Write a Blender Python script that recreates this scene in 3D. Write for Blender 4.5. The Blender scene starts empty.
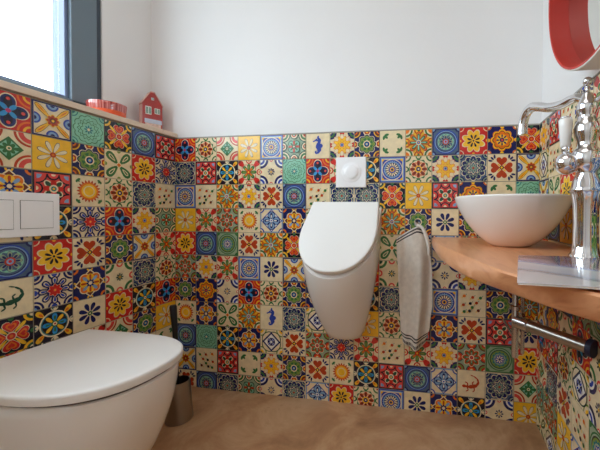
import bpy, bmesh, math, random
from mathutils import Vector, Matrix
PI = math.pi
S = bpy.context.scene
C = S.collection

def lin(c):
    return tuple(((v/255)/12.92 if v/255 <= .04045 else ((v/255+.055)/1.055)**2.4) for v in c)

# ------------------------------------------------------------------ camera
FPX = 321.77
cam = bpy.data.cameras.new('camera')
cam.sensor_fit = 'HORIZONTAL'; cam.sensor_width = 36
cam.lens = FPX/600*36
cam.shift_x = -82.16/600; cam.shift_y = -7.08/600
cam.clip_start = .01
co = bpy.data.objects.new('camera', cam); C.objects.link(co)
yaw, pitch, roll = .1692, -.0149, .0049
cy_, sy_ = math.cos(yaw), math.sin(yaw)
Fv = Vector((-sy_*math.cos(pitch), cy_*math.cos(pitch), math.sin(pitch)))
Rv = Vector((cy_, sy_, 0)); Uv = Rv.cross(Fv)
R2 = Rv*math.cos(roll)+Uv*math.sin(roll); U2 = -Rv*math.sin(roll)+Uv*math.cos(roll)
M = Matrix((R2, U2, -Fv)).transposed().to_4x4()
M.translation = Vector((1.1768, -1.2869, .7933))
co.matrix_world = M
S.camera = co

# ------------------------------------------------------------------ world, exposure
w = bpy.data.worlds.new('sky'); S.world = w; w.use_nodes = True
bg = w.node_tree.nodes['Background']
_nt = w.node_tree       # bright overcast sky above the horizon, darker ground below it
_tc = _nt.nodes.new('ShaderNodeTexCoord'); _sx = _nt.nodes.new('ShaderNodeSeparateXYZ'); _cr = _nt.nodes.new('ShaderNodeValToRGB')
_cr.color_ramp.elements[0].position = .45; _cr.color_ramp.elements[0].color = (.10, .10, .09, 1)
_cr.color_ramp.elements[1].position = .53; _cr.color_ramp.elements[1].color = (.80, .91, 1.0, 1)
_mr = _nt.nodes.new('ShaderNodeMapRange'); _mr.inputs[1].default_value = -1; _mr.inputs[2].default_value = 1
_nt.links.new(_tc.outputs['Generated'], _sx.inputs[0]); _nt.links.new(_sx.outputs[2], _mr.inputs[0])
_nt.links.new(_mr.outputs[0], _cr.inputs['Fac']); _nt.links.new(_cr.outputs['Color'], bg.inputs[0]); bg.inputs[1].default_value = 6.2
S.view_settings.view_transform = 'Standard'; S.view_settings.look = 'None'
S.view_settings.gamma = 1; S.view_settings.use_curve_mapping = False
S.view_settings.exposure = 0.36
S.cycles.max_bounces = 14; S.cycles.diffuse_bounces = 8; S.cycles.transparent_max_bounces = 12
S.cycles.caustics_reflective = False; S.cycles.caustics_refractive = False
S.cycles.use_denoising = True

def area_light(name, loc, size, size_y, direction, energy, color=(1, 1, 1), portal=False):
    l = bpy.data.lights.new(name, 'AREA'); l.shape = 'RECTANGLE'; l.size = size; l.size_y = size_y
    l.energy = energy; l.color = color
    if portal: l.cycles.is_portal = True
    o = bpy.data.objects.new(name, l); C.objects.link(o); o.location = loc
    o.rotation_euler = Vector(direction).to_track_quat('-Z', 'Y').to_euler()
    return o
area_light('window_portal', (-.232, -1.04, 1.70), 1.02, 1.46, (1, 0, 0), 1, portal=True)
area_light('added_overhead_fill', (.80, -1.35, 2.46), 1.1, 1.1, (0, 0, -1), 4.8, (1, .97, .95))  # added overhead fill light, not a lamp of the room

# ------------------------------------------------------------------ materials
def mat(name, col, rough=.5, metal=0., coat=0., bump=0., bscale=40., var=0., vscale=6., spec=.5):
    m = bpy.data.materials.new(name); m.use_nodes = True
    nt = m.node_tree; b = nt.nodes['Principled BSDF']
    col = lin(col)
    b.inputs['Base Color'].default_value = (*col, 1)
    b.inputs['Roughness'].default_value = rough; b.inputs['Metallic'].default_value = metal
    b.inputs['Coat Weight'].default_value = coat; b.inputs['Coat Roughness'].default_value = .05
    b.inputs['Specular IOR Level'].default_value = spec
    tc = nt.nodes.new('ShaderNodeTexCoord')
    if var:
        n = nt.nodes.new('ShaderNodeTexNoise'); n.inputs['Scale'].default_value = vscale
        n.inputs['Detail'].default_value = 4
        nt.links.new(tc.outputs['Object'], n.inputs['Vector'])
        r = nt.nodes.new('ShaderNodeValToRGB')
        r.color_ramp.elements[0].position = .3; r.color_ramp.elements[1].position = .7
        r.color_ramp.elements[0].color = (*[c*(1-var) for c in col], 1)
        r.color_ramp.elements[1].color = (*[min(1, c*(1+var)) for c in col], 1)
        nt.links.new(n.outputs['Fac'], r.inputs['Fac']); nt.links.new(r.outputs['Color'], b.inputs['Base Color'])
    if bump:
        n2 = nt.nodes.new('ShaderNodeTexNoise'); n2.inputs['Scale'].default_value = bscale
        n2.inputs['Detail'].default_value = 3
        nt.links.new(tc.outputs['Object'], n2.inputs['Vector'])
        bp = nt.nodes.new('ShaderNodeBump'); bp.inputs['Strength'].default_value = bump
        bp.inputs['Distance'].default_value = .002
        nt.links.new(n2.outputs['Fac'], bp.inputs['Height']); nt.links.new(bp.outputs['Normal'], b.inputs['Normal'])
    return m

M_plaster = mat('white_plaster', (234, 233, 233), .9, bump=.15, bscale=60, var=.015, vscale=3)
M_ceiling = mat('ceiling_paint', (238, 236, 230), .9, bump=.1, bscale=50)
M_ledge = mat('ledge_board', (226, 205, 184), .5, var=.04, vscale=14, bump=.1)
M_grout = mat('grout', (150, 140, 120), .9, bump=.3, bscale=300, var=.08, vscale=30)
M_edge = mat('tile_edge_strip', (165, 160, 152), .45, bump=.05)
M_ceramic = mat('white_ceramic', (243, 241, 238), .14, coat=.4, bump=.01, bscale=5)
M_lid = mat('white_lid_plastic', (244, 243, 241), .28, bump=.01, bscale=5)
M_plastic = mat('white_plate_plastic', (248, 248, 250), .35, bump=.02, bscale=30)
M_shadowgap = mat('gap_shade_grey', (95, 92, 92), .7, bump=.02)  # flat grey that paints the shade inside narrow gaps
M_chrome = mat('chrome', (225, 225, 228), .06, 1., bump=.01, bscale=8)
M_satin = mat('satin_chrome', (196, 194, 194), .2, 1., bump=.02, bscale=30)
M_steel = mat('brushed_steel', (170, 165, 158), .28, 1., bump=.08, bscale=90)
M_black = mat('black_plastic', (22, 22, 24), .35, bump=.03)
M_blue = mat('dark_blue_rubber', (24, 30, 62), .5, bump=.03)
M_frame = mat('grey_window_frame', (108, 124, 136), .45, bump=.04, bscale=50)
M_framedk = mat('dark_grey_strip', (62, 72, 84), .5, bump=.04)
M_bead = mat('sky_tinted_bead', (118, 134, 168), .3, bump=.02)  # frame grey with the sky's blue reflection painted into it
M_outer = mat('outer_jamb_paint', (205, 208, 214), .8, bump=.1)
M_red = mat('red_lacquer', (198, 52, 40), .42, bump=.02, var=.03)
M_white = mat('white_lacquer', (235, 233, 228), .4, bump=.02)
M_mirror = mat('mirror_glass', (236, 240, 236), .01, 1., bump=.0)

def floor_mat():
    m = mat('terracotta_screed', (178, 142, 110), .42, bump=.12, bscale=45)
    nt = m.node_tree; b = nt.nodes['Principled BSDF']; tc = nt.nodes['Texture Coordinate']
    n = nt.nodes.new('ShaderNodeTexNoise'); n.inputs['Scale'].default_value = 5; n.inputs['Detail'].default_value = 7
    n.inputs['Roughness'].default_value = .65; n.inputs['Distortion'].default_value = .6
    r = nt.nodes.new('ShaderNodeValToRGB')
    for i, (p, c) in enumerate([(.3, (158, 116, 82)), (.48, (190, 146, 108)), (.62, (208, 170, 132)), (.75, (178, 132, 94))]):
        e = r.color_ramp.elements[i] if i < 2 else r.color_ramp.elements.new(p)
        e.position = p; e.color = (*lin(c), 1)
    nt.links.new(tc.outputs['Object'], n.inputs['Vector']); nt.links.new(n.outputs['Fac'], r.inputs['Fac'])
    nt.links.new(r.outputs['Color'], b.inputs['Base Color'])
    return m
M_floor = floor_mat()

def wood_mat():
    m = mat('oiled_beech_slab', (205, 135, 85), .33, coat=.15)
    nt = m.node_tree; b = nt.nodes['Principled BSDF']; tc = nt.nodes['Texture Coordinate']
    mp = nt.nodes.new('ShaderNodeMapping'); mp.inputs['Scale'].default_value = (26, 3, 20)
    mp.inputs['Rotation'].default_value = (0, 0, -.18)
    n = nt.nodes.new('ShaderNodeTexNoise'); n.inputs['Scale'].default_value = 1.6; n.inputs['Detail'].default_value = 6
    n.inputs['Distortion'].default_value = 1.1
    r = nt.nodes.new('ShaderNodeValToRGB')
    for i, (p, c) in enumerate([(.28, (196, 128, 86)), (.45, (214, 150, 106)), (.6, (222, 160, 116)), (.75, (206, 138, 94))]):
        e = r.color_ramp.elements[i] if i < 2 else r.color_ramp.elements.new(p)
        e.position = p; e.color = (*lin(c), 1)
    nt.links.new(tc.outputs['Object'], mp.inputs['Vector']); nt.links.new(mp.outputs['Vector'], n.inputs['Vector'])
    nt.links.new(n.outputs['Fac'], r.inputs['Fac']); nt.links.new(r.outputs['Color'], b.inputs['Base Color'])
    bp = nt.nodes.new('ShaderNodeBump'); bp.inputs['Strength'].default_value = .15; bp.inputs['Distance'].default_value = .002
    nt.links.new(n.outputs['Fac'], bp.inputs['Height']); nt.links.new(bp.outputs['Normal'], b.inputs['Normal'])
    return m
M_wood = wood_mat()

def cloth_mat(name, col):
    m = mat(name, col, .95)
    nt = m.node_tree; b = nt.nodes['Principled BSDF']; tc = nt.nodes['Texture Coordinate']
    wv = nt.nodes.new('ShaderNodeTexWave'); wv.inputs['Scale'].default_value = 260; wv.bands_direction = 'Z'
    wv.inputs['Distortion'].default_value = 1.5
    wx = nt.nodes.new('ShaderNodeTexWave'); wx.inputs['Scale'].default_value = 260; wx.bands_direction = 'X'
    ad = nt.nodes.new('ShaderNodeMath'); ad.operation = 'ADD'
    for t in (wv, wx): nt.links.new(tc.outputs['Object'], t.inputs['Vector'])
    nt.links.new(wv.outputs['Fac'], ad.inputs[0]); nt.links.new(wx.outputs['Fac'], ad.inputs[1])
    bp = nt.nodes.new('ShaderNodeBump'); bp.inputs['Strength'].default_value = .4; bp.inputs['Distance'].default_value = .0008
    nt.links.new(ad.outputs[0], bp.inputs['Height']); nt.links.new(bp.outputs['Normal'], b.inputs['Normal'])
    n = nt.nodes.new('ShaderNodeTexNoise'); n.inputs['Scale'].default_value = 60
    mx = nt.nodes.new('ShaderNodeValToRGB'); c = lin(col)
    mx.color_ramp.elements[0].color = (*[v*.82 for v in c], 1); mx.color_ramp.elements[1].color = (*[min(1, v*1.15) for v in c], 1)
    nt.links.new(tc.outputs['Object'], n.inputs['Vector']); nt.links.new(n.outputs['Fac'], mx.inputs['Fac'])
    nt.links.new(mx.outputs['Color'], b.inputs['Base Color'])
    return m
M_linen = cloth_mat('grey_beige_linen', (232, 226, 216))
M_linendk = cloth_mat('charcoal_stripe', (62, 56, 58))
M_linenwh = cloth_mat('white_selvage', (228, 224, 216))

def glass_mat():
    m = bpy.data.materials.new('window_glass'); m.use_nodes = True; nt = m.node_tree
    nt.nodes.clear()
    o = nt.nodes.new('ShaderNodeOutputMaterial'); t = nt.nodes.new('ShaderNodeBsdfTransparent')
    g = nt.nodes.new('ShaderNodeBsdfGlossy'); g.inputs['Roughness'].default_value = .01
    t.inputs[0].default_value = (.97, .99, .99, 1)
    mx = nt.nodes.new('ShaderNodeMixShader'); mx.inputs[0].default_value = .07
    nt.links.new(t.outputs[0], mx.inputs[1]); nt.links.new(g.outputs[0], mx.inputs[2]); nt.links.new(mx.outputs[0], o.inputs[0])
    return m
M_glass = glass_mat()

# ------------------------------------------------------------------ mesh helpers
def link_mesh(name, bm, ms, parent=None, smooth=False, bevel=0., sub=0, loc=None):
    me = bpy.data.meshes.new(name)
    bmesh.ops.recalc_face_normals(bm, faces=bm.faces)
    bm.to_mesh(me); bm.free()
    if not isinstance(ms, (list, tuple)): ms = [ms]
    for m in ms: me.materials.append(m)
    if smooth:
        for p in me.polygons: p.use_smooth = True
    o = bpy.data.objects.new(name, me); C.objects.link(o)
    if parent: o.parent = parent
    if loc: o.location = loc
    if bevel:
        b = o.modifiers.new('bevel', 'BEVEL'); b.width = bevel; b.segments = 3; b.limit_method = 'ANGLE'; b.angle_limit = .6
        b.harden_normals = False
    if sub:
        s = o.modifiers.new('sub', 'SUBSURF'); s.levels = sub; s.render_levels = sub
    return o
def box(bm, x0, x1, y0, y1, z0, z1, mi=0):
    vs = [bm.verts.new(p) for p in ((x0,y0,z0),(x1,y0,z0),(x1,y1,z0),(x0,y1,z0),(x0,y0,z1),(x1,y0,z1),(x1,y1,z1),(x0,y1,z1))]
    for f in ((0,3,2,1),(4,5,6,7),(0,1,5,4),(1,2,6,5),(2,3,7,6),(3,0,4,7)):
        bm.faces.new([vs[i] for i in f]).material_index = mi
def lathe(bm, prof, n=40, cx=0, cy=0, cz=0, cap0=True, cap1=True, flute=0, famp=0.):
    rings = []
    for r, z in prof:
        rings.append([bm.verts.new((cx+r*(1+(famp*math.cos(flute*2*PI*k/n) if flute else 0))*math.cos(2*PI*k/n),
                                    cy+r*(1+(famp*math.cos(flute*2*PI*k/n) if flute else 0))*math.sin(2*PI*k/n), cz+z)) for k in range(n)])
    for a, b in zip(rings, rings[1:]):
        for k in range(n): bm.faces.new((a[k], a[(k+1) % n], b[(k+1) % n], b[k]))
    if cap0: bm.faces.new(rings[0][::-1])
    if cap1: bm.faces.new(rings[-1])
def tube(bm, pts, rad, n=16, cap=True):
    pts = [Vector(p) for p in pts]
    if not isinstance(rad, (list, tuple)): rad = [rad]*len(pts)
    t0 = (pts[1]-pts[0]).normalized(); up = Vector((0,0,1)) if abs(t0.z) < .9 else Vector((1,0,0))
    nrm = t0.cross(up).normalized(); rings = []
    for i, p in enumerate(pts):
        t = (pts[min(i+1, len(pts)-1)]-pts[max(i-1, 0)]).normalized()
        nrm = (nrm-t*nrm.dot(t)).normalized(); b = t.cross(nrm)
        rings.append([bm.verts.new(p+(nrm*math.cos(2*PI*k/n)+b*math.sin(2*PI*k/n))*rad[i]) for k in range(n)])
    for a, b in zip(rings, rings[1:]):
        for k in range(n): bm.faces.new((a[k], a[(k+1) % n], b[(k+1) % n], b[k]))
    if cap: bm.faces.new(rings[0][::-1]); bm.faces.new(rings[-1])
def smooth_path(ctrl, per=8):
    P = [Vector(c) for c in ctrl]; out = []
    for i in range(len(P)-1):
        p0, p1, p2, p3 = P[max(i-1,0)], P[i], P[i+1], P[min(i+2,len(P)-1)]
        for k in range(per):
            t = k/per
            out.append(.5*((2*p1)+(-p0+p2)*t+(2*p0-5*p1+4*p2-p3)*t*t+(-p0+3*p1-3*p2+p3)*t**3))
    out.append(P[-1]); return out
def loft(bm, secs, cap0=True, cap1=True):
    rings = [[bm.verts.new(p) for p in s] for s in secs]; n = len(rings[0])
    for a, b in zip(rings, rings[1:]):
        for k in range(n): bm.faces.new((a[k], a[(k+1) % n], b[(k+1) % n], b[k]))
    if cap0: bm.faces.new(rings[0][::-1])
    if cap1: bm.faces.new(rings[-1])
def sphere(bm, c, r, n=24, sz=1.):
    prof = [(r*math.sin(PI*k/14)+1e-5, -r*sz*math.cos(PI*k/14)) for k in range(15)]
    lathe(bm, prof, n, *c)
def thing(name, label, cat, loc=(0,0,0), rotz=0, group=None):
    o = bpy.data.objects.new(name, None); C.objects.link(o); o.empty_display_size = .05
    o.location = loc; o.rotation_euler = (0,0,rotz); o['label'] = label; o['category'] = cat
    if group: o['group'] = group
    return o
def tag(o, label, cat):
    o['label'] = label; o['category'] = cat; return o
def structure(name, bm, m, **k):
    o = link_mesh(name, bm, m, **k)
    if not k.get('parent'): o['kind'] = 'structure'
    return o
def sharp(o, ang=.7):
    me = o.data
    bm = bmesh.new(); bm.from_mesh(me)
    for e in bm.edges:
        if len(e.link_faces) == 2 and e.calc_face_angle(0) > ang: e.smooth = False
    bm.to_mesh(me); bm.free()
    return o

# ------------------------------------------------------------------ room
T = .105; ZT = 1.126; W = 14.777*T; YF = -2.1; HC = 2.5
bm = bmesh.new(); box(bm, -.13, W+.01, YF, .01, -.06, 0); structure('floor', bm, M_floor)
bm = bmesh.new(); box(bm, -.35, W+.15, YF-.1, .15, HC, HC+.08); structure('ceiling', bm, M_ceiling)
bm = bmesh.new(); box(bm, -.35, W+.01, .01, .15, -.06, HC); wall_back = structure('wall_back', bm, M_plaster)
bm = bmesh.new(); box(bm, W+.01, W+.15, YF, .15, -.06, HC); wall_right = structure('wall_right', bm, M_plaster)
WY0, WY1, WZ0, WZ1 = -1.86, -.213, 1.162, 2.25
bm = bmesh.new()
box(bm, -.225, -.13, WY1, .01, -.06, HC); box(bm, -.225, -.13, YF, WY0, -.06, HC)
box(bm, -.225, -.13, WY0, WY1, WZ1, HC); box(bm, -.225, -.13, WY0, WY1, -.06, WZ0-.02)
box(bm, -.13, -.01, YF, .01, -.06, 1.129)
wall_left = structure('wall_left', bm, M_plaster)
# front wall behind the camera, with its door
bm = bmesh.new()
box(bm, -.13, .36, YF-.1, YF, -.06, HC); box(bm, 1.24, W+.15, YF-.1, YF, -.06, HC); box(bm, .36, 1.24, YF-.1, YF, 2.05, HC)
structure('wall_front', bm, M_plaster)
bm = bmesh.new(); box(bm, .37, 1.23, YF-.09, YF-.05, 0, 2.04); door = structure('door_1', bm, M_white, bevel=.004)
bm = bmesh.new(); tube(bm, [(1.15, YF-.05, 1.02), (1.15, YF+.0, 1.02), (1.04, YF+.0, 1.02)], .009)
structure('door_handle', bm, M_steel, parent=door, smooth=True)
bm = bmesh.new(); box(bm, -.128, .006, YF, .009, 1.131, 1.151); structure('trim_1', bm, M_ledge, bevel=.002)
bm = bmesh.new(); box(bm, .008, W+.009, -.0005, .0095, 1.1265, 1.1305); structure('trim_2', bm, M_edge)
bm = bmesh.new(); box(bm, W-.0005, W+.0095, YF, -.0005, 1.1265, 1.1305); structure('trim_3', bm, M_edge)

# window
bm = bmesh.new()
y0, y1 = WY0, WY1
for (a, b, c, d) in ((y1-.110, y1-.02, WZ0, WZ1), (y0, y0+.09, WZ0, WZ1), (y0, y1-.02, WZ0, WZ0+.038), (y0, y1-.02, WZ1-.08, WZ1)):
    box(bm, -.205, -.128, a, b, c, d)
win = structure('window_1', bm, M_frame, bevel=.003)
bm = bmesh.new(); box(bm, -.21, -.136, y1-.0205, y1-.0005, WZ0, WZ1)
structure('frame_dark_strip', bm, M_framedk, parent=win)  # darker strip along the outer edge of the frame
bm = bmesh.new()
for (a, b, c, d) in ((y1-.122, y1-.1105, WZ0+.038, WZ1-.08), (y0+.09, y0+.102, WZ0+.038, WZ1-.08), (y0+.102, y1-.122, WZ0+.038, WZ0+.048), (y0+.102, y1-.122, WZ1-.09, WZ1-.08)):
    box(bm, -.19, -.142, a, b, c, d)
structure('glazing_bead', bm, M_bead, parent=win, bevel=.002)
bm = bmesh.new(); box(bm, -.172, -.166, y0+.1025, y1-.1225, WZ0+.0485, WZ1-.0905)
structure('pane', bm, M_glass, parent=win)
bm = bmesh.new(); box(bm, -.245, -.235, -0.300, -0.292, WZ0-.02, WZ1)
structure('blind_guide_rail', bm, M_frame, parent=win)

# ------------------------------------------------------------------ painted tiles
PAL = dict(cream=(236,218,178), navy=(26,32,92), cobalt=(48,72,165), red=(206,40,32), coral=(222,74,66), orange=(228,116,30),
    yellow=(246,190,44), green=(54,112,62), lime=(122,148,66), teal=(38,120,122), sea=(136,198,168), rust=(186,62,24),
    brown=(110,48,32), black=(26,20,44), white=(242,240,230), sky=(130,166,204), cyan=(52,150,210), pink=(196,60,110),
    sage=(148,170,140), slate=(74,98,126), forest=(34,78,58))
PN = list(PAL)
M_glaze = []
for k in PN:
    M_glaze.append(mat('glaze_'+k, PAL[k], .18, var=.10, vscale=45, bump=.12, bscale=70))
MI = {k: i for i, k in enumerate(PN)}
class Motif:
    def __init__(s, bgc, edge=None):
        s.f = []
        if edge: s.sq(1, edge); s.sq(.93, bgc)
        else: s.sq(1, bgc)
    def poly(s, pts, c): s.f.append((MI[c], [(max(-1, min(1, x)), max(-1, min(1, y))) for x, y in pts]))
    def sq(s, r, c): s.poly([(-r,-r),(r,-r),(r,r),(-r,r)], c)
    def disc(s, r, c, x=0, y=0, n=24): s.poly([(x+r*math.cos(2*PI*k/n), y+r*math.sin(2*PI*k/n)) for k in range(n)], c)
    def polar(s, fn, c, n=64, ph=0): s.poly([(fn(2*PI*k/n)*math.cos(2*PI*k/n+ph), fn(2*PI*k/n)*math.sin(2*PI*k/n+ph)) for k in range(n)], c)
    def scal(s, r, a, m, c, ph=0): s.polar(lambda t: r+a*math.cos(m*t), c, max(40, m*6), ph)
    def scab(s, r, a, m, c, ph=0): s.polar(lambda t: r+a*abs(math.cos(m*t/2)), c, max(48, m*8), ph)
    def dia(s, r, c, x=0, y=0): s.poly([(x+r,y),(x,y+r),(x-r,y),(x,y-r)], c)
    def ell(s, x, y, a, b, ang, c, n=12):
        ca, sa = math.cos(ang), math.sin(ang)
        s.poly([(x+a*math.cos(2*PI*k/n)*ca-b*math.sin(2*PI*k/n)*sa, y+a*math.cos(2*PI*k/n)*sa+b*math.sin(2*PI*k/n)*ca) for k in range(n)], c)
    def pet(s, m, r0, r1, wd, c, ph=0, pw=None):
        for k in range(m):
            t = ph+2*PI*k/m; r = (r0+r1)/2; s.ell(r*math.cos(t), r*math.sin(t), (r1-r0)/2, wd, t, c)
    def drop(s, m, r0, r1, wd, c, ph=0):    # petals wider towards the tip
        for k in range(m):
            t = ph+2*PI*k/m; L = r1-r0; pts = []
            for j in range(14):
                a = 2*PI*j/14; u = .5-.5*math.cos(a); v = math.sin(a)*(.35+.65*u)
                x, y = r0+L*u, wd*v
                pts.append((x*math.cos(t)-y*math.sin(t), x*math.sin(t)+y*math.cos(t)))
            s.poly(pts, c)
    def heart(s, m, r, sz, c, ph=0):
        for k in range(m):
            t = ph+2*PI*k/m; pts = []
            for j in range(20):
                a = 2*PI*j/20; hx = 16*math.sin(a)**3/17; hy = (13*math.cos(a)-5*math.cos(2*a)-2*math.cos(3*a)-math.cos(4*a))/17
                u, v = r+hy*sz, hx*sz
                pts.append((u*math.cos(t)-v*math.sin(t), u*math.sin(t)+v*math.cos(t)))
            s.poly(pts, c)
    def dots(s, m, r, rad, c, ph=0):
        for k in range(m):
            t = ph+2*PI*k/m; s.disc(rad, c, r*math.cos(t), r*math.sin(t), 8)
    def corner(s, r, c, n=10, at=1.):
        for sx in (1,-1):
            for sy in (1,-1):
                pts = [(sx*at, sy*at)]+[(sx*(at-r*math.cos(PI/2*k/n)), sy*(at-r*math.sin(PI/2*k/n))) for k in range(n+1)]
                s.poly(pts, c)
    def side(s, r, c, n=14, at=1.):
        for q in range(4):
            a0 = q*PI/2; pts = []
            for k in range(n+1):
                t = PI/2+PI*k/n; x, y = at+r*math.cos(t), r*math.sin(t)
                pts.append((x*math.cos(a0)-y*math.sin(a0), x*math.sin(a0)+y*math.cos(a0)))
            s.poly(pts, c)
    def sprig(s, c, r=.74, l=.2, wd=.075):
        for k in range(4):
            t = PI/4+k*PI/2; x, y = r*math.cos(t)*1.41*.86, r*math.sin(t)*1.41*.86
            for d in (-.85, 0, .85): s.ell(x-l*.6*math.cos(t+d*1.2)+.0, y-l*.6*math.sin(t+d*1.2), l*.62, wd, t+d*1.2, c, 10)
Q = PI/4
MO = {}
m = Motif('red'); m.corner(.62,'orange'); m.corner(.52,'red'); m.corner(.36,'yellow'); m.corner(.24,'red'); m.scab(.5,.46,4,'cream'); m.scab(.45,.44,4,'navy'); m.pet(4,.1,.8,.2,'black',0); m.dots(4,.66,.1,'coral'); m.pet(4,.05,.5,.12,'cyan',Q); m.disc(.12,'pink'); MO['A']=m
m = Motif('cream'); m.corner(.42,'green'); m.corner(.3,'cream'); m.corner(.14,'rust'); m.side(.24,'green'); m.side(.14,'cream'); m.scal(.78,.05,12,'green'); m.disc(.7,'cream'); m.drop(8,.15,.68,.19,'rust'); m.drop(8,.2,.6,.1,'brown'); m.drop(8,.4,.6,.06,'orange',PI/8); m.disc(.28,'yellow'); m.disc(.18,'navy'); m.disc(.07,'cream'); MO['B']=m
m = Motif('cream'); m.corner(.78,'rust'); m.corner(.66,'cream'); m.corner(.58,'coral'); m.corner(.34,'cream'); m.dia(.66,'green'); m.dia(.54,'sea'); m.drop(4,.05,.62,.14,'green',0); m.pet(4,.05,.36,.1,'green',Q); m.disc(.12,'cream'); m.disc(.06,'green'); MO['C']=m
m = Motif('yellow'); m.drop(8,.12,.86,.17,'navy',PI/8); m.drop(8,.14,.83,.145,'cream',PI/8); m.disc(.16,'rust'); m.disc(.08,'orange'); MO['D']=m
m = Motif('sky','cobalt'); m.sq(.86,'cream'); m.sq(.8,'cobalt'); m.disc(.84,'cream'); m.disc(.78,'cobalt'); m.scal(.66,.04,24,'sky'); m.disc(.56,'navy'); m.drop(16,.24,.54,.07,'cream'); m.disc(.26,'cobalt'); m.disc(.18,'yellow'); m.disc(.1,'navy'); m.corner(.2,'yellow',at=.84); MO['E']=m
m = Motif('sage'); m.corner(.64,'forest'); m.corner(.56,'cream'); m.corner(.46,'green'); m.corner(.3,'cream'); m.corner(.2,'rust'); m.side(.38,'forest'); m.side(.3,'cream'); m.side(.2,'rust'); m.side(.1,'sea'); m.scab(.38,.24,4,'forest',Q); m.scab(.32,.22,4,'sea',Q); m.pet(4,.1,.5,.11,'rust'); m.pet(4,.1,.46,.07,'green',Q); m.disc(.16,'forest'); m.disc(.08,'cream'); MO['F']=m
m = Motif('cream'); m.corner(.54,'navy'); m.corner(.4,'green'); m.corner(.24,'navy'); m.corner(.1,'cream'); m.side(.2,'red'); m.scal(.76,.2,8,'rust'); m.scal(.72,.2,8,'cream'); m.scal(.62,.17,8,'orange',PI/8); m.scal(.56,.17,8,'yellow',PI/8); m.scal(.42,.1,8,'orange'); m.scal(.38,.1,8,'yellow'); m.disc(.2,'orange'); m.disc(.14,'sky'); m.disc(.07,'navy'); MO['G']=m
m = Motif('navy'); m.corner(.46,'yellow'); m.corner(.38,'brown'); m.corner(.22,'orange'); m.corner(.12,'navy'); m.side(.3,'cream'); m.side(.22,'rust'); m.side(.1,'yellow'); m.scab(.66,.16,8,'cream'); m.scab(.62,.15,8,'navy'); m.scab(.56,.13,8,'lime'); m.disc(.5,'green'); m.drop(8,.18,.5,.09,'lime'); m.disc(.3,'cream'); m.disc(.22,'navy'); m.disc(.12,'cyan'); m.disc(.06,'yellow'); MO['H']=m
m = Motif('cream'); m.sprig('green',.76,.3,.1); MO['I']=m
m = Motif('yellow'); m.corner(.62,'cream'); m.corner(.54,'green'); m.corner(.4,'cream'); m.corner(.28,'orange'); m.side(.36,'rust'); m.side(.26,'yellow'); m.side(.12,'green'); m.drop(8,.05,.9,.24,'rust'); m.drop(8,.05,.82,.18,'orange'); m.drop(8,.05,.72,.13,'green'); m.drop(8,.1,.6,.07,'sea'); m.disc(.2,'cream'); m.disc(.13,'cobalt'); m.disc(.06,'yellow'); MO['J']=m
m = Motif('slate','navy'); m.corner(.3,'navy'); m.corner(.18,'sky'); m.disc(.93,'cobalt'); m.disc(.84,'sky'); m.disc(.78,'navy'); m.disc(.72,'slate'); m.disc(.62,'sea'); m.scal(.54,.05,12,'slate'); m.drop(8,.12,.56,.14,'sage'); m.drop(8,.12,.46,.08,'navy'); m.disc(.24,'rust'); m.disc(.16,'sky'); m.disc(.08,'red'); MO['K']=m
m = Motif('red'); m.corner(.3,'cream'); m.corner(.24,'red'); m.scab(.62,.3,8,'cream',PI/8); m.scab(.56,.28,8,'yellow',PI/8); m.drop(8,.12,.5,.1,'black',PI/8); m.disc(.07,'black'); m.side(.1,'yellow'); MO['L']=m
m = Motif('navy'); m.corner(.24,'orange'); m.corner(.14,'cream'); m.side(.14,'yellow'); m.scab(.7,.16,8,'orange'); m.scab(.66,.14,8,'yellow'); m.scab(.58,.13,8,'brown'); m.scab(.52,.12,8,'orange'); m.disc(.42,'yellow'); m.drop(8,.14,.42,.08,'navy'); m.disc(.16,'navy'); m.disc(.08,'coral'); MO['M']=m
m = Motif('black','black'); m.corner(.44,'yellow'); m.corner(.3,'forest'); m.corner(.16,'cream'); m.drop(4,.2,.95,.13,'yellow',Q); m.side(.14,'green'); m.heart(4,.53,.44,'cream'); m.heart(4,.53,.4,'red'); m.heart(4,.52,.26,'orange'); m.heart(4,.52,.16,'red'); m.disc(.24,'cream'); m.disc(.19,'red'); m.disc(.08,'orange'); MO['N']=m
m = Motif('cream'); m.sq(.97,'slate'); m.scab(.84,.14,12,'cream'); m.scab(.79,.13,12,'navy'); m.dots(12,.78,.05,'sage',PI/12); m.scal(.64,.1,16,'sage'); m.scal(.56,.09,16,'navy'); m.dots(16,.5,.03,'cream'); m.scal(.42,.07,8,'cream'); m.scal(.36,.07,8,'slate'); m.pet(8,.08,.32,.05,'sage'); m.disc(.08,'rust'); m.corner(.38,'navy'); m.corner(.28,'sage'); m.corner(.2,'navy'); m.corner(.09,'cream'); MO['O']=m
m = Motif('coral','black'); m.sq(.84,'coral'); m.corner(.56,'black',at=.84); m.corner(.48,'coral',at=.84); m.corner(.26,'sky',at=.84); m.side(.36,'black',at=.88); m.side(.27,'coral',at=.88); m.side(.12,'cream',at=.88); m.pet(4,.05,.66,.2,'cream',Q); m.pet(4,.1,.6,.13,'forest',Q); m.pet(4,.1,.54,.16,'red'); m.disc(.24,'cream'); m.disc(.15,'teal'); m.disc(.07,'yellow'); MO['P']=m
m = Motif('black'); m.drop(4,.72,1.3,.2,'yellow',Q); m.drop(4,.8,1.1,.1,'orange',Q); m.side(.2,'cream'); m.side(.14,'teal'); m.disc(.8,'cream'); m.disc(.72,'teal'); m.disc(.66,'black'); m.drop(4,.1,.64,.19,'cyan',0); m.drop(4,.1,.64,.14,'yellow',Q); m.drop(4,.2,.5,.08,'green',0); m.disc(.2,'green'); m.disc(.12,'cream'); m.disc(.06,'rust'); m.dots(4,.93,.09,'cream'); MO['Q']=m
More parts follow.
